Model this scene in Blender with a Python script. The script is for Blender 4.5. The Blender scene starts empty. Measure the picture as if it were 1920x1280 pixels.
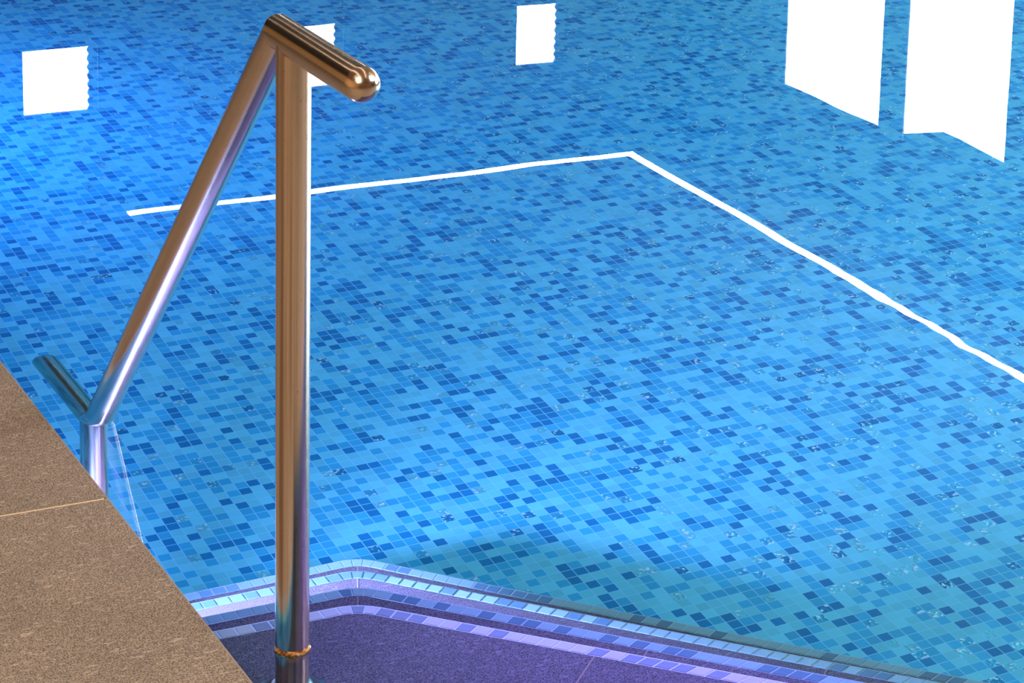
import bpy, bmesh, math, random
import numpy as np
from mathutils import Vector, Matrix
random.seed(7)
SC = bpy.context.scene
C = SC.collection
PI = math.pi

# ------------------------------------------------------------------ helpers
def link(o, parent=None):
    C.objects.link(o)
    if parent: o.parent = parent
    return o
def obj(name, bm, mats, parent=None, smooth=False):
    me = bpy.data.meshes.new(name)
    bm.normal_update()
    bm.to_mesh(me); bm.free()
    for m in (mats if isinstance(mats, (list, tuple)) else [mats]): me.materials.append(m)
    if smooth:
        me.polygons.foreach_set('use_smooth', [True] * len(me.polygons))
    return link(bpy.data.objects.new(name, me), parent)
def tag(o, label=None, cat=None, group=None, kind=None):
    if label: o['label'] = label
    if cat: o['category'] = cat
    if group: o['group'] = group
    if kind: o['kind'] = kind
    return o
def empty(name, loc=(0, 0, 0)):
    o = bpy.data.objects.new(name, None); o.location = loc
    return link(o)
def bx(bm, x0, x1, y0, y1, z0, z1, mi=0):
    vs = [bm.verts.new((x, y, z)) for z in (z0, z1) for y in (y0, y1) for x in (x0, x1)]
    for f in ((0, 2, 3, 1), (4, 5, 7, 6), (0, 1, 5, 4), (2, 6, 7, 3), (0, 4, 6, 2), (1, 3, 7, 5)):
        bm.faces.new([vs[i] for i in f]).material_index = mi
def prism(bm, pts, z0, z1, mi_top=0, mi_side=0):
    """vertical prism over a ccw outline (x, y)"""
    a = [bm.verts.new((x, y, z0)) for x, y in pts]; b = [bm.verts.new((x, y, z1)) for x, y in pts]
    n = len(pts)
    bm.faces.new(b).material_index = mi_top
    bm.faces.new(a[::-1]).material_index = mi_side
    for i in range(n):
        j = (i + 1) % n
        bm.faces.new((a[i], a[j], b[j], b[i])).material_index = mi_side
def sweep(bm, rings, seg=64, cap0=True, cap1=True):
    """rings: list of (centre, axis_u, axis_v, ru, rv)"""
    prev = None; first = None
    for c, u, v, ru, rv in rings:
        c = Vector(c)
        ring = [bm.verts.new(c + Vector(u) * (ru * math.cos(t)) + Vector(v) * (rv * math.sin(t)))
                for t in [2 * PI * k / seg for k in range(seg)]]
        if prev:
            for k in range(seg):
                bm.faces.new((prev[k], prev[(k + 1) % seg], ring[(k + 1) % seg], ring[k]))
        else: first = ring
        prev = ring
    if cap0: bm.faces.new(first[::-1])
    if cap1: bm.faces.new(prev)
def tube(bm, p0, p1, r, dome0=False, dome1=False, seg=64):
    p0, p1 = Vector(p0), Vector(p1); a = (p1 - p0).normalized()
    u = a.orthogonal().normalized(); v = a.cross(u)
    R = []
    if dome0:
        for k in range(1, 13):
            t = PI / 2 * k / 13; R.append((p0 - a * r * math.cos(t), u, v, r * math.sin(t), r * math.sin(t)))
    n = 12
    for k in range(n + 1): R.append((p0.lerp(p1, k / n), u, v, r, r))
    if dome1:
        for k in range(12, 0, -1):
            t = PI / 2 * k / 13; R.append((p1 + a * r * math.cos(t), u, v, r * math.sin(t), r * math.sin(t)))
    sweep(bm, R, seg)
def autosmooth(o, ang=40):
    me = o.data
    me.polygons.foreach_set('use_smooth', [True] * len(me.polygons))
    bm = bmesh.new(); bm.from_mesh(me)
    for e in bm.edges:
        if len(e.link_faces) == 2 and e.calc_face_angle(0) > math.radians(ang): e.smooth = False
    bm.to_mesh(me); bm.free()
    return o

# ------------------------------------------------------------------ materials
def srgb(r, g, b):
    f = lambda c: (c / 255 / 12.92) if c / 255 <= .04045 else ((c / 255 + .055) / 1.055) ** 2.4
    return (f(r), f(g), f(b), 1)
class NT:
    def __init__(s, name):
        s.m = bpy.data.materials.new(name); s.m.use_nodes = True
        s.t = s.m.node_tree; s.t.nodes.clear()
        s.out = s.n('ShaderNodeOutputMaterial')
    def n(s, k, **kw):
        d = s.t.nodes.new(k)
        for a, v in kw.items():
            if a.startswith('i_'): s.set(d, a[2:], v)
            else: setattr(d, a, v)
        return d
    def set(s, d, key, v):
        i = d.inputs[int(key)] if key.isdigit() else d.inputs[key.replace('_', ' ')]
        if hasattr(v, 'links') or isinstance(v, bpy.types.NodeSocket): s.t.links.new(v, i)
        else: i.default_value = v
    def l(s, a, b): s.t.links.new(a, b)
    def math(s, op, a, b=None, c=None):
        d = s.n('ShaderNodeMath', operation=op)
        for k, v in enumerate((a, b, c)):
            if v is None: continue
            s.set(d, str(k), v)
        return d.outputs[0]
    def mix(s, f, a, b):
        d = s.n('ShaderNodeMix', data_type='RGBA')
        s.set(d, '0', f); s.set(d, '6', a); s.set(d, '7', b)
        return d.outputs[2]
    def ramp(s, f, stops, const=False):
        d = s.n('ShaderNodeValToRGB'); s.l(f, d.inputs[0]); e = d.color_ramp.elements
        if const: d.color_ramp.interpolation = 'CONSTANT'
        while len(e) < len(stops): e.new(.5)
        for k, (p, c) in enumerate(stops): e[k].position = p; e[k].color = c
        return d.outputs[0]
    def bsdf(s, **kw):
        b = s.n('ShaderNodeBsdfPrincipled')
        for a, v in kw.items(): s.set(b, a, v)
        s.l(b.outputs[0], s.out.inputs[0]); return b
def objco(T, scale=1.0):
    tc = T.n('ShaderNodeTexCoord'); mp = T.n('ShaderNodeMapping')
    T.l(tc.outputs['Object'], mp.inputs[0]); mp.inputs['Scale'].default_value = (scale,) * 3 if isinstance(scale, (int, float)) else scale
    return mp.outputs[0]
def noise(T, co, sc, detail=3, rough=.5):
    d = T.n('ShaderNodeTexNoise'); T.l(co, d.inputs['Vector'])
    d.inputs['Scale'].default_value = sc; d.inputs['Detail'].default_value = detail; d.inputs['Roughness'].default_value = rough
    return d
def bump(T, h, strength, dist=.001):
    d = T.n('ShaderNodeBump'); T.l(h, d.inputs['Height']); d.inputs['Strength'].default_value = strength; d.inputs['Distance'].default_value = dist
    return d.outputs[0]

LIGHT, MID, DARK = srgb(98, 191, 208), srgb(50, 162, 198), srgb(16, 120, 166)
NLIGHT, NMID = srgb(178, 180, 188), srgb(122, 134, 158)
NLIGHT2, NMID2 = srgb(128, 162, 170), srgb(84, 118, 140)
GROUT = srgb(130, 196, 222)

def mosaic(name, pitch, axes='XY'):
    """square glass mosaic, three blues, some iridescent with a rippled face and painted glints"""
    T = NT(name)
    tc = T.n('ShaderNodeTexCoord'); sep = T.n('ShaderNodeSeparateXYZ'); T.l(tc.outputs['Object'], sep.inputs[0])
    a = T.math('DIVIDE', sep.outputs['XYZ'.index(axes[0])], pitch); b = T.math('DIVIDE', sep.outputs['XYZ'.index(axes[1])], pitch)
    ca, cb = T.math('FLOOR', a), T.math('FLOOR', b)
    fa, fb = T.math('FRACT', a), T.math('FRACT', b)
    cv = T.n('ShaderNodeCombineXYZ'); T.l(ca, cv.inputs[0]); T.l(cb, cv.inputs[1])
    wn = T.n('ShaderNodeTexWhiteNoise', noise_dimensions='3D'); T.l(cv.outputs[0], wn.inputs[0])
    # short runs of like tiles along the laying direction
    big = noise(T, cv.outputs[0], .23, 1)
    v = T.math('ADD', wn.outputs[0], T.math('MULTIPLY', T.math('SUBTRACT', big.outputs[0], .5), .55))
    col = T.ramp(v, [(0, DARK), (.15, MID), (.50, LIGHT)], True)
    # slight tone change from tile to tile
    sh = T.n('ShaderNodeSeparateXYZ'); T.l(wn.outputs[1], sh.inputs[0])
    hsv = T.n('ShaderNodeHueSaturation'); T.l(col, hsv.inputs['Color'])
    T.l(T.math('ADD', .9, T.math('MULTIPLY', sh.outputs[1], .2)), hsv.inputs['Value'])
    col = hsv.outputs[0]
    mr = T.n('ShaderNodeMapRange'); T.l(sep.outputs[0], mr.inputs[0]); mr.inputs[1].default_value = 1.9; mr.inputs[2].default_value = 3.6; mr.inputs[3].default_value = .955; mr.inputs[4].default_value = .83  # painted glints grow more frequent toward the right
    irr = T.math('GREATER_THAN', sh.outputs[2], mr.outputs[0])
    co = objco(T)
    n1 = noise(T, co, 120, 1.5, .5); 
    glint_col = T.ramp(n1.outputs[0], [(.0, srgb(60, 130, 160)), (.6, srgb(80, 190, 195)), (.64, srgb(235, 250, 240)), (.72, srgb(205, 200, 245))])  # pale stops paint sparkle highlights into the tile colour
    col = T.mix(T.math('MULTIPLY', irr, T.math('MULTIPLY_ADD', T.math('GREATER_THAN', n1.outputs[0], .58), .75, .08)), col, glint_col)
    # grout lines
    def edge(f): return T.math('ABSOLUTE', T.math('SUBTRACT', f, .5))
    g = T.math('GREATER_THAN', T.math('MAXIMUM', edge(fa), edge(fb)), .463)
    col = T.mix(g, col, GROUT)
    h = T.math('ADD', T.math('MULTIPLY', T.math('SUBTRACT', 1, g), .3), T.math('MULTIPLY', T.math('MULTIPLY', n1.outputs[0], irr), 3))
    b_ = T.bsdf(Base_Color=col, Roughness=T.math('ADD', .28, T.math('MULTIPLY', g, .5)), Normal=bump(T, h, .5, .002))
    T.set(b_, 'Metallic', T.math('MULTIPLY', irr, .3)); T.set(b_, 'Specular_IOR_Level', .2)
    return T.m

def stone(name, dark, light, vein):
    T = NT(name); co = objco(T)
    n1 = noise(T, co, 480, 3, .7); n2 = noise(T, co, 9, 4, .55); n3 = noise(T, objco(T, (60, 260, 60)), 1, 2, .5)
    c = T.ramp(n1.outputs[0], [(.40, dark), (.5, tuple((a + b) / 2 for a, b in zip(dark, light))), (.60, light)])
    c = T.mix(T.math('MULTIPLY', T.math('GREATER_THAN', n3.outputs[0], .66), .55), c, vein)
    c2 = T.n('ShaderNodeHueSaturation'); T.l(c, c2.inputs['Color']); T.l(T.math('ADD', .78, T.math('MULTIPLY', n2.outputs[0], .44)), c2.inputs['Value'])
    T.bsdf(Base_Color=c2.outputs[0], Roughness=.62, Normal=bump(T, n1.outputs[0], .35, .0008))
    return T.m
M = {}
M['deck'] = stone('brown_porcelain', srgb(70, 60, 54), srgb(168, 152, 136), srgb(200, 184, 166))
M['step'] = stone('grey_porcelain', srgb(34, 31, 38), srgb(112, 102, 118), srgb(140, 130, 148))
def plain(name, col, rough=.6, **kw):
    T = NT(name)
    n = noise(T, objco(T), 14, 3)
    h = T.n('ShaderNodeHueSaturation'); h.inputs['Color'].default_value = col
    T.l(T.math('ADD', .94, T.math('MULTIPLY', n.outputs[0], .12)), h.inputs['Value'])
    T.bsdf(Base_Color=h.outputs[0], Roughness=rough, **kw); return T.m
M['grout'] = plain('sand_grout', srgb(214, 190, 160), .8)
M['stepgrout'] = plain('brown_grout', srgb(138, 120, 112), .8)
M['bluegrout'] = plain('pale_grout', srgb(190, 205, 222), .8)
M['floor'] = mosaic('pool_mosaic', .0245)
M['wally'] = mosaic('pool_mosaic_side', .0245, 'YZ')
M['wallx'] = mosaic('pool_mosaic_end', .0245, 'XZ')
M['ceil'] = plain('dark_ceiling', srgb(34, 32, 32), .9)
M['wallb'] = plain('brown_ceiling', srgb(165, 125, 92), .9)
M['wall'] = plain('brown_plaster', srgb(44, 40, 38), .9)
M['frame'] = plain('white_frame', srgb(225, 228, 232), .5)
M['blind'] = plain('dark_blind', srgb(40, 44, 52), .8)
M['chrome_trim'] = plain('edge_trim', srgb(150, 138, 128), .5)
def wood():
    T = NT('warm_wood_panel')
    w = T.n('ShaderNodeTexWave', wave_type='BANDS', bands_direction='X'); T.l(objco(T), w.inputs[0])
    w.inputs['Scale'].default_value = 1.3; w.inputs['Distortion'].default_value = 1.5; w.inputs['Detail'].default_value = 2
    c = T.ramp(w.outputs[0], [(0, srgb(70, 42, 22)), (.5, srgb(150, 104, 62)), (1, srgb(214, 164, 108))])
    T.bsdf(Base_Color=c, Roughness=.5); return T.m
M['wood'] = wood()
def tilecol(name):
    T = NT(name); a = T.n('ShaderNodeVertexColor', layer_name='tile')
    T.bsdf(Base_Color=a.outputs[0], Roughness=.3); return T.m
M['nosing'] = tilecol('nosing_mosaic')
def steel(name='brushed_steel', refl_streak=True):
    T = NT(name); co = objco(T)
    n = noise(T, objco(T, 60), 1, 2, .6)
    p = noise(T, co, 260, 1, .5)
    spots = T.math('GREATER_THAN', p.outputs[0], .76)
    col = T.mix(T.math('MULTIPLY', spots, .5), srgb(222, 204, 184), srgb(110, 88, 66))
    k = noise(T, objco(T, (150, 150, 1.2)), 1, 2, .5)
    kk = T.ramp(k.outputs[0], [(.3, srgb(176, 150, 124)), (.5, srgb(228, 212, 194)), (.66, srgb(240, 226, 206))])  # brown and pale bands painted along the posts, standing in for reflections
    if refl_streak: col = T.mix(T.math('MULTIPLY', spots, .5), kk, srgb(110, 88, 66))
    r = T.math('ADD', .17, T.math('MULTIPLY', n.outputs[0], .06))
    T.bsdf(Base_Color=col, Metallic=1.0, Roughness=r); return T.m
M['steel'] = steel('satin_steel', False)
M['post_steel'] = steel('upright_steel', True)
def rust():
    T = NT('rust_stain'); n = noise(T, objco(T), 220, 3)
    c = T.ramp(n.outputs[0], [(.36, srgb(110, 62, 22)), (.5, srgb(206, 128, 36)), (.62, srgb(226, 190, 130))])
    T.bsdf(Base_Color=c, Roughness=.5, Metallic=.3); return T.m
M['rust'] = rust()
M['weld'] = plain('weld_bead', srgb(170, 160, 155), .4, Metallic=.9)
def water():
    T = NT('water'); g = T.n('ShaderNodeBsdfRefraction'); gl = T.n('ShaderNodeBsdfGlossy'); fr = T.n('ShaderNodeFresnel'); mx = T.n('ShaderNodeMixShader')
    g.inputs['IOR'].default_value = 1.33; g.inputs['Roughness'].default_value = 0; g.inputs['Color'].default_value = (.74, .95, 1, 1)
    fr.inputs['IOR'].default_value = 1.33; gl.inputs['Roughness'].default_value = 0; gl.inputs['Color'].default_value = (1, 1, 1, 1)
    T.l(fr.outputs[0], mx.inputs[0]); T.l(g.outputs[0], mx.inputs[1]); T.l(gl.outputs[0], mx.inputs[2])
    T.l(mx.outputs[0], T.out.inputs[0]); return T.m
M['water'] = water()
def emit(name, col, s):
    T = NT(name); e = T.n('ShaderNodeEmission'); e.inputs[0].default_value = col; e.inputs[1].default_value = s
    T.l(e.outputs[0], T.out.inputs[0]); return T.m
M['day'] = emit('daylit_pane', (1, .985, .965, 1), 13)
M['led'] = emit('led_diffuser', (1, .93, .9, 1), 16)
M['warm'] = emit('warm_diffuser', (1, .78, .58, 1), 4)
M['fill_lens'] = emit('soft_fill_lens', (.2, .6, 1, 1), 2)  # dim glow on the added right-wall housings
M['panel'] = emit('fill_diffuser', (1, .85, .7, 1), .8)  # glowing face of the added ceiling fills
M['lens'] = emit('pool_lamp_lens', (.62, .52, 1, 1), 30)

# ------------------------------------------------------------------ measures (metres, z = 0 at the water)
PX0, PX1, PY0, PY1 = 1.0, 7.2, 2.32, 10.5          # pool
DEPTH = 1.34
RX0, RX1, RY0, RY1, CEIL = -3.5, 8.0, -3.5, 14.0, 3.0   # room
DECK_T, EDGE_X = .04, 1.007

# ------------------------------------------------------------------ setting
def struct(name, bm, m, parent=None):
    o = obj(name, bm, m, parent)
    if not parent: o['kind'] = 'structure'
    return o
bm = bmesh.new(); bx(bm, PX0 - .2, PX1 + .2, PY0 - .2, PY1 + .2, -DEPTH - .2, -DEPTH)
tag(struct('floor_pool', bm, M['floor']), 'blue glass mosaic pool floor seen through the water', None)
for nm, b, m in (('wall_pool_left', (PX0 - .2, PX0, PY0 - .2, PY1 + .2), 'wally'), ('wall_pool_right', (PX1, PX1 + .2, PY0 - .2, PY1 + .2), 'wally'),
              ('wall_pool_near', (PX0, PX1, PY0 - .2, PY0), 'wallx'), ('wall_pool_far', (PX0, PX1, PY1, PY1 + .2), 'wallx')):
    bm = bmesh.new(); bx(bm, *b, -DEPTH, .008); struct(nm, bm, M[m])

# deck: porcelain slabs with sand grout between them, cut round the pool
def deck():
    bm = bmesh.new(); G = .0045
    def region(x0, x1, y0, y1, xs, ys):
        for i in range(len(xs) - 1):
            for j in range(len(ys) - 1):
                a, b, c, d = max(xs[i], x0), min(xs[i + 1], x1), max(ys[j], y0), min(ys[j + 1], y1)
                if b - a < .02 or d - c < .02: continue
                a2 = a + (G / 2 if a > x0 else 0); b2 = b - (G / 2 if b < x1 else 0)
                c2 = c + (G / 2 if c > y0 else 0); d2 = d - (G / 2 if d < y1 else 0)
                bx(bm, a2, b2, c2, d2, DECK_T - .022, DECK_T)
        bx(bm, x0 + .004, x1 - .004, y0 + .004, y1 - .004, .012, DECK_T - .0003, 1)
    ys = [3.318 + .62 * k for k in range(-12, 20)]
    region(RX0, EDGE_X - .002, RY0, RY1, [EDGE_X - .002 - .62 * k for k in range(9, -1, -1)], ys)
    region(EDGE_X - .002, RX1, RY0, PY0, [EDGE_X + .62 * k for k in range(0, 14)], ys)
    region(EDGE_X - .002, RX1, PY1, RY1, [EDGE_X + .62 * k for k in range(0, 14)], ys)
    region(PX1 - .007, RX1, PY0, PY1, [EDGE_X + .62 * k for k in range(0, 14)], ys)
    return bm
o = tag(struct('floor', deck(), [M['deck'], M['grout']]), 'brown speckled porcelain deck beside the pool')
bm = bmesh.new(); bx(bm, EDGE_X - .002, EDGE_X, PY0, PY1, .014, DECK_T - .0006)
struct('edge_trim', bm, M['chrome_trim'], o)
bm = bmesh.new()
bx(bm, RX0, PX0 - .2, RY0, RY1, -.3, .012); bx(bm, PX0 - .2, RX1, RY0, PY0 - .2, -.3, .012); bx(bm, PX0 - .2, RX1, PY1 + .2, RY1, -.3, .012); bx(bm, PX1 + .2, RX1, PY0 - .2, PY1 + .2, -.3, .012)
struct('floor_bed', bm, M['grout'])

# walls with real window openings
BW = [(3.80, 4.18), (5.285, 5.66), (6.825, 7.095)]; BZ = (2.19, 2.56)
RWN = [(11.866, 12.851), (10.712, 11.622)] + [(10.44 - 1.16 * k - .92, 10.44 - 1.16 * k) for k in range(8)]; RZ0 = .75
def wall(name, axis, pos, th, u0, u1, z0, z1, holes, m):
    bm = bmesh.new()
    us = sorted({u0, u1, *[h[0] for h in holes], *[h[1] for h in holes]}); zs = sorted({z0, z1, *[h[2] for h in holes], *[h[3] for h in holes]})
    for i in range(len(us) - 1):
        for j in range(len(zs) - 1):
            uc, zc = (us[i] + us[i + 1]) / 2, (zs[j] + zs[j + 1]) / 2
            if any(h[0] < uc < h[1] and h[2] < zc < h[3] for h in holes): continue
            if axis == 'y': bx(bm, us[i], us[i + 1], pos, pos + th, zs[j], zs[j + 1])
            else: bx(bm, pos, pos + th, us[i], us[i + 1], zs[j], zs[j + 1])
    bmesh.ops.remove_doubles(bm, verts=bm.verts, dist=1e-5)
    return struct(name, bm, m)
wall('wall_back', 'y', RY1, .2, RX0, RX1, -.3, CEIL, [(a - .012, b + .06, BZ[0] - .012, BZ[1] + .012) for a, b in BW], M['wall'])
wall('wall_right', 'x', RX1, .2, RY0, RY1 + .2, -.3, CEIL, [(a - .005, b + .012, RZ0, 2.497) for a, b in RWN], M['wall'])
wall('wall_left', 'x', RX0 - .2, .2, RY0, RY1, -.3, CEIL, [], M['wood'])
wall('wall_front', 'y', RY0 - .2, .2, RX0, RX1, -.3, CEIL, [], M['wood'])
bm = bmesh.new(); bx(bm, RX0 - .2, RX1 + .2, 7.0, RY1 + .2, CEIL, CEIL + .2); bx(bm, RX0 - .2, RX1 + .2, RY0 - .2, 7.0, CEIL, CEIL + .2, 1); struct('ceiling', bm, [M['ceil'], M['wallb']])

# small windows in the back wall: pane, frame and a scalloped dark blind drawn to one side
def poly_y(bm, pts, y0, y1):
    a = [bm.verts.new((x, y0, z)) for x, z in pts]; b = [bm.verts.new((x, y1, z)) for x, z in pts]; n = len(pts)
    bm.faces.new(a); bm.faces.new(b[::-1])
    for i in range(n): bm.faces.new((a[i], b[i], b[(i + 1) % n], a[(i + 1) % n]))
for k, (a, b) in enumerate(BW):
    z0, z1 = BZ
    w = empty('window_%d' % (k + 1), (a, RY1, z0)); w['kind'] = 'structure'
    w['label'] = 'small bright square window in the far wall'
    def part(name, bm, m):
        for v in bm.verts: v.co -= Vector((a, RY1, z0))
        return obj(name, bm, m, w)
    bm = bmesh.new(); bx(bm, a, b + .05, RY1 + .03, RY1 + .04, z0, z1); part('pane', bm, M['day'])
    bm = bmesh.new()
    bx(bm, a - .012, b + .06, RY1 + .01, RY1 + .05, z0 - .012, z0); bx(bm, a - .012, b + .06, RY1 + .01, RY1 + .05, z1, z1 + .012)
    bx(bm, a - .012, a, RY1 + .01, RY1 + .05, z0, z1); bx(bm, b + .05, b + .06, RY1 + .01, RY1 + .05, z0, z1); part('window_frame', bm, M['blind'])
    bm = bmesh.new(); pts = []
    N = 48; nb = 7.5
    for i in range(N + 1):
        t = i / N; pts.append((b - .011 * abs(math.sin(t * nb * PI)) ** 1.5 - .0, z0 + (z1 - z0) * t))
    pts += [(b + .0455, z1), (b + .0455, z0)]
    poly_y(bm, pts, RY1 + .012, RY1 + .028); part('window_blind', bm, M['blind'])
# tall windows in the right wall
TOPS = [[(b, 2.49), (a, 2.485)] for a, b in RWN]
TOPS[:2] = [[(12.851, 2.4927), (11.866, 2.4845)], [(11.622, 2.460), (11.264, 2.3525), (11.094, 2.350), (10.712, 2.363)]]
for k, (a, b) in enumerate(RWN):
    w = empty('window_%d' % (k + 4), (RX1, a, RZ0)); w['kind'] = 'structure'
    w['label'] = 'tall bright floor to ceiling window in the side wall'
    def part(name, bm, m):
        for v in bm.verts: v.co -= Vector((RX1, a, RZ0))
        return obj(name, bm, m, w)
    bm = bmesh.new()
    top = TOPS[k]; pts = [(a, RZ0 + .01), (b, RZ0 + .01)] + top
    A = [bm.verts.new((RX1 + .012, y, z)) for y, z in pts]; B = [bm.verts.new((RX1 + .02, y, z)) for y, z in pts]; n = len(pts)
    bm.faces.new(A[::-1]); bm.faces.new(B)
    for i in range(n): bm.faces.new((A[i], A[(i + 1) % n], B[(i + 1) % n], B[i]))
    part('pane', bm, M['day'])
    bm = bmesh.new()
    bx(bm, RX1 + .004, RX1 + .05, b, b + .012, RZ0, 2.497); bx(bm, RX1 + .004, RX1 + .05, a - .005, a, RZ0, 2.497)
    bx(bm, RX1 + .004, RX1 + .05, a, b, RZ0, RZ0 + .01)
    part('window_frame', bm, M['frame'])
    bm = bmesh.new()      # folded dark blind behind the lintel: its lower edge shapes the bright top
    pts = [(a, 2.497)] + top[::-1] + [(b, 2.497)]
    A = [bm.verts.new((RX1 + .008, y, z)) for y, z in pts]; B = [bm.verts.new((RX1 + .03, y, z)) for y, z in pts]; n = len(pts)
    bm.faces.new(A); bm.faces.new(B[::-1])
    for i in range(n): bm.faces.new((A[i], B[i], B[(i + 1) % n], A[(i + 1) % n]))
    part('window_blind', bm, M['blind'])

# ceiling light line (L shaped) seen in the water
def lamp_line(name, pts, w, m, label, cat='light', group=None):
    r = empty(name, (pts[0][0], pts[0][1], CEIL)); tag(r, label, cat, group)
    base = Vector((pts[0][0], pts[0][1], CEIL))
    b1, b2 = bmesh.new(), bmesh.new()
    L = []; 
    for i, p in enumerate(pts):
        p = Vector((p[0], p[1]))
        d0 = (p - Vector(pts[i - 1][:2])).normalized() if i else None
        d1 = (Vector(pts[i + 1][:2]) - p).normalized() if i < len(pts) - 1 else None
        d = ((d0 or d1) + (d1 or d0)).normalized(); nrm = Vector((-d.y, d.x)); s = 1 / max(.3, nrm.dot(Vector((-(d1 or d0).y, (d1 or d0).x))))
        L.append((p, nrm * s))
    def strip(bm, hw, z0, z1):
        pr = None
        for p, n in L:
            q = [bm.verts.new(Vector((*(p + n * a * hw), z)) - base) for a, z in ((-1, z0), (1, z0), (1, z1), (-1, z1))]
            if pr:
                for k in range(4): bm.faces.new((pr[k], pr[(k + 1) % 4], q[(k + 1) % 4], q[k]))
            else: bm.faces.new(q[::-1])
            pr = q
        bm.faces.new(pr)
    strip(b1, w / 2, CEIL - .012, CEIL - .004); strip(b2, w / 2 + .006, CEIL - .004, CEIL)
    obj('diffuser', b1, m, r); obj('profile', b2, M['ceil'], r)
    return r
lamp_line('ceiling_light', [(4.205, 13.41), (7.306, 13.41), (7.306, 6.5)], .050, M['led'], 'thin white line light bent into a corner, mirrored in the water')

# ------------------------------------------------------------------ underwater steps
T_, YE, XC = .300, 3.070, 1.277
DZ = [.126, .424, .719, 1.027]
W_ = .0235
def edge_path(k, off, arc=.08):
    """tread edge polyline from the left wall, round the corner, to the near wall; off = inset"""
    y = YE + k * T_ - off; xc = XC + k * T_ * math.tan(PI / 8) - off * math.tan(PI / 8)
    r = max(arc - off, .004)
    t = r * math.tan(PI / 8)
    c = (xc - t, y - r); pts = [(PX0 + .002, y)]
    for i in range(7):
        a = PI / 2 - (PI / 4) * i / 6
        pts.append((c[0] + r * math.cos(a), c[1] + r * math.sin(a)))
    x_end = xc + (y - PY0 - .002); pts.append((x_end, PY0 + .002))
    return pts
steps = empty('pool_steps', (PX0, PY0, -DEPTH))
tag(steps, 'grey stone corner steps with mosaic nosings, descending under water beside the deck', 'steps')
rnd = random.Random(3)
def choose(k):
    return rnd.choices([NLIGHT, NMID] if k == 0 else [NLIGHT2, NMID2], [.7, .3])[0]
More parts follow.
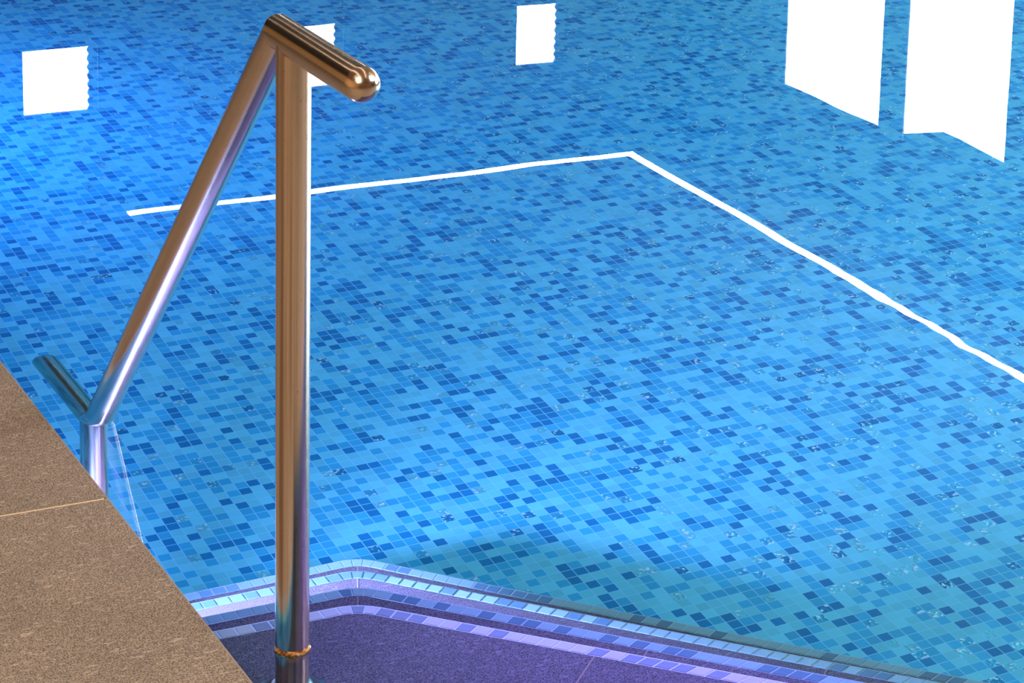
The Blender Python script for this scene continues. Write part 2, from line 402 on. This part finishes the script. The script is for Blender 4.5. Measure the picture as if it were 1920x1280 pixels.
for k in range(4):
    z = -DZ[k]; zb = -DZ[k + 1] if k < 3 else -DEPTH
    # stone body
    bm = bmesh.new()
    p = edge_path(k, W_ + .001)
    outline = [(PX0 + .002, PY0 + .002)] + p[::-1]
    outline = [(PX0 + .002, PY0 + .002)] + p[::-1]
    prism(bm, outline, zb, z)
    # joints: mitre at the corner, others square to the slanted edge
    def joint(x0, y0, x1, y1, w=.0022):
        d = Vector((x1 - x0, y1 - y0)).normalized(); n = Vector((-d.y, d.x)) * w / 2
        prism(bm, [(x0 - n.x, y0 - n.y), (x1 - n.x, y1 - n.y), (x1 + n.x, y1 + n.y), (x0 + n.x, y0 + n.y)], z - .002, z + .0004, 1, 1)
    m = p[4]
    if k: joint(m[0], m[1], m[0] - .35 * math.tan(PI / 8), m[1] - .35)
    s0 = {0: 1.50 - 2.8094, 1: 1.7008 - 3.0283, 2: -1.05, 3: -1.1}[k]     # x - y along the slanted edge
    for q in (s0,) if k == 0 else (s0 - 0.0, s0 + .85):
        s = p[-1][0] + p[-1][1]; x, y = (s + q) / 2, (s - q) / 2
        if x < m[0] + .02 or y < PY0 + .05: continue
        L = .26; x1, y1 = x - L, y - L
        if k == 0: x1, y1 = x - .48, y - .48
        joint(x, y, x1, max(y1, PY0))
    bmesh.ops.translate(bm, verts=bm.verts, vec=-Vector(steps.location))
    st = obj('step', bm, [M['step'], M['stepgrout']], steps)
    # nosing: one row of tiles on top, one on the front, bedded in pale grout
    bm = bmesh.new(); cl = bm.loops.layers.float_color.new('tile')
    def face(vs, c):
        f = bm.faces.new([bm.verts.new(v) for v in vs])
        for l in f.loops: l[cl] = c
    pin, pout = edge_path(k, W_), edge_path(k, 0)
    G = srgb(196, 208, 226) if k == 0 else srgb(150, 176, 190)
    for i in range(len(pin) - 1):
        a, b, c, d = pin[i], pin[i + 1], pout[i + 1], pout[i]
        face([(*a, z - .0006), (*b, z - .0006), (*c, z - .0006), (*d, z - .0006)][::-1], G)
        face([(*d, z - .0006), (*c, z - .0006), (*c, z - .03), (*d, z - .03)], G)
    # arclength samples
    def cum(p):
        s = [0]
        for i in range(1, len(p)): s.append(s[-1] + math.dist(p[i - 1], p[i]))
        return s
    def at(p, s, t):
        for i in range(1, len(p)):
            if t <= s[i] or i == len(p) - 1:
                f = (t - s[i - 1]) / max(s[i] - s[i - 1], 1e-9)
                return Vector((p[i - 1][0] + (p[i][0] - p[i - 1][0]) * f, p[i - 1][1] + (p[i][1] - p[i - 1][1]) * f))
    so, si = cum(pout), cum(pin)
    segs = []  # (outer start, outer end, inner start, inner end) pieces: left run, corner fan, slanted run
    segs.append((0, so[1], 0, si[1], max(1, round(so[1] / W_))))
    segs.append((so[1], so[7], si[1], si[7], 3))
    segs.append((so[7], so[8], si[7], si[8], round((so[8] - so[7]) / W_)))
    for o0, o1, i0, i1, n in segs:
        for j in range(n):
            g = .0011
            ua, ub = o0 + (o1 - o0) * j / n + g, o0 + (o1 - o0) * (j + 1) / n - g
            va, vb = i0 + (i1 - i0) * j / n + min(g, (i1 - i0) / n * .3), i0 + (i1 - i0) * (j + 1) / n - min(g, (i1 - i0) / n * .3)
            A, B, Cc, D = at(pin, si, va), at(pin, si, vb), at(pout, so, ub), at(pout, so, ua)
            nrm = ((Cc + D) - (A + B)).normalized()
            A, B = A + nrm * .0012, B + nrm * .0012
            Cc, D = Cc - nrm * .0022, D - nrm * .0022
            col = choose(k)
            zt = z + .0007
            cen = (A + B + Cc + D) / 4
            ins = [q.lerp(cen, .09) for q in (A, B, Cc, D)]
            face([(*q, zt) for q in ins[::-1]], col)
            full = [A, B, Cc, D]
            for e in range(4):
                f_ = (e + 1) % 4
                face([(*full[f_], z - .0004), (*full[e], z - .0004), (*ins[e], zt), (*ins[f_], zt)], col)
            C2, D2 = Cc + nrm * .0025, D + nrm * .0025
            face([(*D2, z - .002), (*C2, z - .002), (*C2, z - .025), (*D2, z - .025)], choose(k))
    bmesh.ops.translate(bm, verts=bm.verts, vec=-Vector(steps.location))
    obj('mosaic_nosing', bm, M['nosing'], st)

# ------------------------------------------------------------------ handrail
HX, HY, HT, R_ = 1.108, 2.877, .785, .0213
rail = empty('handrail', (HX, HY, -DZ[0]))
tag(rail, 'brushed stainless steel handrail with two posts, standing on the steps beside the deck', 'handrail')
O = Vector(rail.location)
def P(x, y, z): return Vector((x, y, z)) - O
JY, JZ = 3.728, -.036
yA = 2.9225
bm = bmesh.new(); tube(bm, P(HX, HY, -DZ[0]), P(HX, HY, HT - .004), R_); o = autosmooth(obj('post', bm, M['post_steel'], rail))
o['label'] = 'tall upright post rising out of the water'
pst = o
# sloping rail with mitred ends
def mitre_tube(p0, p1, n0, n1, r, seg=64, nl=14):
    bm = bmesh.new(); a = (p1 - p0).normalized(); u = Vector((1, 0, 0)); v = a.cross(u).normalized(); pr = None
    rings = []
    for k in range(nl + 1):
        t = k / nl; ring = []
        for s in range(seg):
            th = 2 * PI * s / seg; off = u * (r * math.cos(th)) + v * (r * math.sin(th))
            s0 = -off.dot(n0) / a.dot(n0); s1 = -off.dot(n1) / a.dot(n1)
            ring.append(bm.verts.new(p0 + off + a * s0 * (1 - t) + (p1 - p0) * t + a * s1 * t))
        rings.append(ring)
    for i in range(nl):
        for s in range(seg): bm.faces.new((rings[i][s], rings[i][(s + 1) % seg], rings[i + 1][(s + 1) % seg], rings[i + 1][s]))
    bm.faces.new(rings[0][::-1]); bm.faces.new(rings[-1])
    return bm
top0, low0 = P(HX, yA, HT), P(HX, JY, JZ)
ad = (low0 - top0).normalized(); hor = Vector((0, 1, 0))
nm = (ad + hor).normalized()
o = autosmooth(obj('sloping_rail', mitre_tube(top0, low0, nm, nm, R_), M['steel'], rail)); o['label'] = 'long sloping tube running down into the water'
def grip(name, joint, end, n, lab):
    a = (end - joint).normalized(); u = Vector((1, 0, 0)); v = a.cross(u).normalized(); bm = bmesh.new(); rings = []
    seg = 64
    for k in range(9):
        t = k / 8; ring = []
        for s in range(seg):
            th = 2 * PI * s / seg; off = u * (R_ * math.cos(th)) + v * (R_ * math.sin(th))
            ring.append(bm.verts.new(joint + off + a * (-off.dot(n) / a.dot(n)) * (1 - t) + (end - joint) * t))
        rings.append(ring)
    for k in range(1, 14):
        t = PI / 2 * k / 14
        rings.append([bm.verts.new(end + a * R_ * math.sin(t) + (u * math.cos(2 * PI * s / seg) + v * math.sin(2 * PI * s / seg)) * R_ * math.cos(t)) for s in range(seg)])
    for i in range(len(rings) - 1):
        for s in range(seg): bm.faces.new((rings[i][s], rings[i][(s + 1) % seg], rings[i + 1][(s + 1) % seg], rings[i + 1][s]))
    bm.faces.new(rings[0][::-1]); bm.faces.new(rings[-1])
    bmesh.ops.recalc_face_normals(bm, faces=bm.faces)
    o = autosmooth(obj(name, bm, M['steel'], rail)); o['label'] = lab; return o
grip('grip_end', top0, P(HX, 2.667, HT + .001), nm, 'upper horizontal grip with a domed end')
grip('grip_end', low0, P(HX, 3.985, JZ), nm, 'lower horizontal grip with a domed end just under the water')
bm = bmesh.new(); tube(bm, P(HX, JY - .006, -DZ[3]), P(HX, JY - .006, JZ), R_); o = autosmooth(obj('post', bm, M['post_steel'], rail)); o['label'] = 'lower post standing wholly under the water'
for y, zb, par in ((HY, -DZ[0], pst), (JY - .006, -DZ[3], o)):
    bm = bmesh.new(); prof = [(.046, 0), (.046, .003), (.040, .006), (.032, .014), (.029, .022), (.0262, .0265), (.0216, .028)]
    sweep(bm, [(P(HX, y, zb + h), (1, 0, 0), (0, 1, 0), r, r) for r, h in prof])
    autosmooth(obj('base_flange', bm, M['steel'], rail), 30)
bm = bmesh.new()      # rust line round the post where the water stands
sweep(bm, [(P(HX, HY, z), (1, 0, 0), (0, 1, 0), r, r) for z, r in ((-.003, R_ + .0001), (-.0012, R_ + .0005), (.001, R_ + .0007), (.0045, R_ + .0005), (.0075, R_ + .0001))], cap0=False, cap1=False)
o = autosmooth(obj('rust_ring', bm, M['rust'], pst), 80); o['label'] = 'orange rust line at the waterline'
# thin weld beads where the tubes meet
def bead(c, u, v, ru, rv, name='weld_bead'):
    bm = bmesh.new(); seg, ms = 64, 8; vs = []
    for i in range(seg):
        t = 2 * PI * i / seg; p = Vector(c) + Vector(u) * ru * math.cos(t) + Vector(v) * rv * math.sin(t); n = (p - Vector(c)).normalized(); w = Vector(u).cross(Vector(v)).normalized()
        vs.append([bm.verts.new(p + n * .0007 * math.cos(2 * PI * j / ms) + w * .0007 * math.sin(2 * PI * j / ms)) for j in range(ms)])
    for i in range(seg):
        for j in range(ms): bm.faces.new((vs[i][j], vs[(i + 1) % seg][j], vs[(i + 1) % seg][(j + 1) % ms], vs[i][(j + 1) % ms]))
    bmesh.ops.recalc_face_normals(bm, faces=bm.faces)
    autosmooth(obj(name, bm, M['weld'], rail), 80)

# ------------------------------------------------------------------ water
def axis_lines(a, b, step, fine):
    s = set(np.round(np.arange(a, b + 1e-9, step), 5)) | {a, b}
    for c0, c1, st in fine:
        s = {v for v in s if not (c0 - st < v < c1 + st)}
        s |= set(np.round(np.arange(c0, c1 + 1e-9, st), 5))
    return np.array(sorted(s))
xs = axis_lines(PX0 - .0, PX1, .03, [(1.078, 1.138, .0012), (2.2, 2.84, .01)])
ys = axis_lines(PY0, PY1, .03, [(3.1, 3.65, .01), (3.74, 3.95, .01), (2.847, 2.907, .0012), (3.655, 3.735, .0014)])
X, Y = np.meshgrid(xs, ys)
Z = np.zeros_like(X)
rg = np.random.RandomState(5)
for _ in range(26):
    lam = rg.uniform(.10, .5); th = rg.uniform(0, 2 * PI); ph = rg.uniform(0, 2 * PI); slope = 5.5e-5
    Z += slope * lam / (2 * PI) * np.sin(2 * PI / lam * (X * math.cos(th) + Y * math.sin(th)) + ph)
WX, WY = 2.52, 3.52
# a livelier patch to the right, where the mirrored light line breaks up
for cx, cy, sg, am in ((WX, WY, .17, 9.5e-4), (1.95, 4.7, .15, 2.0e-4), (3.9, 4.9, .35, 2e-4)):
    wgt = np.exp(-((X - cx) ** 2 + (Y - cy) ** 2) / (2 * sg * sg)); pa = np.zeros_like(X)
    for _ in range(10):
        lam = rg.uniform(.07, .16); th = rg.uniform(0, 2 * PI); ph = rg.uniform(0, 2 * PI)
        pa += am / 3 * lam / (2 * PI) * np.sin(2 * PI / lam * (X * math.cos(th) + Y * math.sin(th)) + ph)
    Z += pa * wgt
# meniscus climbing the two tubes
d = np.maximum(np.hypot(X - HX, Y - HY) - R_ - .0004, 0); Z += .0024 * np.exp(-d / .0022)
sl = math.sqrt(2); yc = JY + JZ   # sloping tube cuts the surface here
d = np.maximum((np.hypot((X - HX), (Y - yc) / sl) - R_ - .0003), 0); Z += .0016 * np.exp(-d / .0022)
me = bpy.data.meshes.new('water')
ny, nx = X.shape
me.vertices.add(nx * ny); me.vertices.foreach_set('co', np.stack([X, Y, Z], -1).reshape(-1).astype(np.float32))
idx = np.arange(nx * ny).reshape(ny, nx)
q = np.stack([idx[:-1, :-1], idx[:-1, 1:], idx[1:, 1:], idx[1:, :-1]], -1).reshape(-1, 4)
me.loops.add(q.size); me.loops.foreach_set('vertex_index', q.reshape(-1).astype(np.int32))
me.polygons.add(len(q)); me.polygons.foreach_set('loop_start', np.arange(0, q.size, 4, dtype=np.int32)); me.polygons.foreach_set('use_smooth', np.ones(len(q), bool))
me.update(calc_edges=True); me.validate(); me.materials.append(M['water'])
wat = link(bpy.data.objects.new('water', me))
tag(wat, 'clear still pool water mirroring white windows and a light line', 'water', kind='stuff')

# ------------------------------------------------------------------ lights
def area(name, loc, rot_to, sx, sy, power, col, spread=PI, caust=False, parent=None):
    l = bpy.data.lights.new(name, 'AREA'); l.shape = 'RECTANGLE'; l.size = sx; l.size_y = sy; l.energy = power; l.color = col; l.spread = spread
    o = bpy.data.objects.new(name, l); C.objects.link(o); o.location = loc
    o.rotation_euler = (Vector(rot_to) - Vector(loc)).to_track_quat('-Z', 'Y').to_euler()
    if caust: l.cycles.is_caustics_light = True
    if parent: o.parent = parent; o.matrix_parent_inverse = parent.matrix_world.inverted()
    return o
# round lamps let into the left pool wall, below the deck lip
def pool_lamp(y, z, power, col, lab):
    r = empty('pool_lamp', (PX0, y, z)); tag(r, lab, 'lamp', 'underwater lamps in the pool wall')
    bm = bmesh.new(); rr = [(.0, .10), (.006, .10), (.012, .092), (.012, .08)]
    sweep(bm, [((x, 0, 0), (0, 1, 0), (0, 0, 1), q, q) for x, q in rr]); obj('lamp_ring', bm, M['steel'], r)
    bm = bmesh.new(); sweep(bm, [((.0125, 0, 0), (0, 1, 0), (0, 0, 1), .078, .078), ((.015, 0, 0), (0, 1, 0), (0, 0, 1), .07, .07)]); obj('lens', bm, M['lens'], r)
    l = area('lamp_light', (PX0 + .03, y, z), (PX0 + 1, y, z), .14, .14, power, col); l.data.shape = 'DISK'; l.data.cycles.is_caustics_light = True
    return r
pool_lamp(3.60, -.58, 98, (.45, .43, 1), 'round underwater lamp in the left pool wall by the steps')
pool_lamp(6.6, -.55, 55, (.08, .3, 1), 'round underwater lamp in the left pool wall beyond the steps')
def far_fill(x, y, z, tx, ty, tz, power, col):  # unseen fill lights added along the right wall to brighten the pool floor
    return area('lamp_light', (x, y, z), (tx, ty, tz), .5, .3, power, col)
far_fill(PX1 - .05, 6.5, -.35, 3, 5, -1.3, 60, (.02, .5, 1))
far_fill(PX1 - .05, 3.6, -.35, 3, 3.6, -1.3, 40, (.2, .65, 1))
# warm ceiling lines, then unseen fill lights added outside the mirrored ceiling
for x, lab in ((.35, 'warm line light on the ceiling over the deck edge'), (1.7, 'warm line light on the ceiling over the pool steps')):
    lamp_line('ceiling_light', [(x, 1.0), (x, 7.5)], .12, M['warm'], lab)
area('fill_light', (-.5, 1.5, CEIL - .05), (-.2, 3, 0), 1.2, 2.5, 190, (1, .8, .6))  # added warm fill for the deck
area('fill_light', (4.0, 1.9, CEIL - .06), (3.0, 4.2, -1), 2.4, 2.4, 225, (1, .95, .93), caust=True)  # added white fill for the pool floor and steps
sl_ = bpy.data.lights.new('violet_fill', 'SPOT'); sl_.energy = 2700; sl_.color = (.5, .15, 1); sl_.spot_size = math.radians(17); sl_.spot_blend = 1; sl_.shadow_soft_size = .03; sl_.cycles.is_caustics_light = True  # added violet spot, unseen, to tint the upper steps
so_ = bpy.data.objects.new('violet_fill', sl_); C.objects.link(so_); so_.location = (3.3, 1.3, CEIL - .1); so_.rotation_euler = (Vector((1.72, 2.74, 0)) - so_.location).to_track_quat('-Z', 'Y').to_euler()
# added housings for the unseen fill lights
for y, lab in ((6.5, 'added rectangular fill lamp far along the right pool wall'), (3.6, 'added rectangular fill lamp near in the right pool wall')):
    r_ = empty('pool_lamp', (PX1, y, -.35)); tag(r_, lab, 'lamp', 'added fill lamps in the right pool wall')
    bm = bmesh.new(); bx(bm, -.012, 0, -.28, .28, -.18, .18); obj('housing', bm, M['frame'], r_)
    bm = bmesh.new(); bx(bm, -.018, -.012, -.25, .25, -.15, .15); obj('lens', bm, M['fill_lens'], r_)
for x, y, a_, b_, lab in ((-.5, 1.5, .6, 1.25, 'added ceiling fill panel over the left deck'), (4.0, 1.9, 1.2, 1.2, 'added large square ceiling fill panel over the near pool edge')):
    r_ = empty('fill_panel', (x, y, CEIL)); tag(r_, lab, 'light')
    bm = bmesh.new(); bx(bm, -a_ - .03, a_ + .03, -b_ - .03, b_ + .03, -.02, 0); obj('frame', bm, M['frame'], r_)
    bm = bmesh.new(); bx(bm, -a_, a_, -b_, b_, -.024, -.02); obj('diffuser', bm, M['panel'], r_)
r_ = empty('fill_spot', (3.3, 1.3, CEIL)); tag(r_, 'added ceiling spot body for the violet fill on the pool steps', 'light')
bm = bmesh.new(); tube(bm, (0, 0, -.06), (0, 0, 0), .05, seg=32); autosmooth(obj('spot_body', bm, M['frame'], r_))
wat.cycles.is_caustics_caster = True
for o in bpy.data.objects:
    if o.type == 'MESH' and (o.name == 'floor_pool' or o.name.startswith('step') or o.name.startswith('mosaic_nosing') or (o.parent and o.parent.name == 'handrail' and o is not pst)): o.cycles.is_caustics_receiver = True

w = bpy.data.worlds.new('World'); SC.world = w; w.use_nodes = True
w.node_tree.nodes['Background'].inputs[0].default_value = (.5, .55, .6, 1); w.node_tree.nodes['Background'].inputs[1].default_value = .05

# ------------------------------------------------------------------ camera
f_, ppy, yaw, pitch, roll, h = 5019.3909, -19.4173, .4512, .2308, .0216, 1.5757
cyw, syw, cp, sp = math.cos(yaw), math.sin(yaw), math.cos(pitch), math.sin(pitch)
F = Vector((syw * cp, cyw * cp, -sp)); Xr = Vector((cyw, -syw, 0)); U = Xr.cross(F)
r = Xr * math.cos(roll) + U * math.sin(roll); u = U * math.cos(roll) - Xr * math.sin(roll)
cam = bpy.data.cameras.new('camera'); co = bpy.data.objects.new('camera', cam); C.objects.link(co)
co.matrix_world = Matrix(((r.x, u.x, -F.x, 0), (r.y, u.y, -F.y, 0), (r.z, u.z, -F.z, h), (0, 0, 0, 1)))
cam.sensor_width = 36; cam.lens = f_ / 1920 * 36; cam.shift_y = (ppy - 640) / 1920
cam.clip_start = .05; cam.clip_end = 100
SC.camera = co

SC.view_settings.view_transform = 'Standard'; SC.view_settings.look = 'None'; SC.view_settings.gamma = 1; SC.view_settings.use_curve_mapping = False
SC.view_settings.exposure = 0
cy = SC.cycles
cy.use_denoising = True; cy.max_bounces = 10; cy.transmission_bounces = 8; cy.glossy_bounces = 6; cy.diffuse_bounces = 3
cy.caustics_reflective = True; cy.caustics_refractive = True; cy.sample_clamp_indirect = 8; cy.blur_glossy = .3
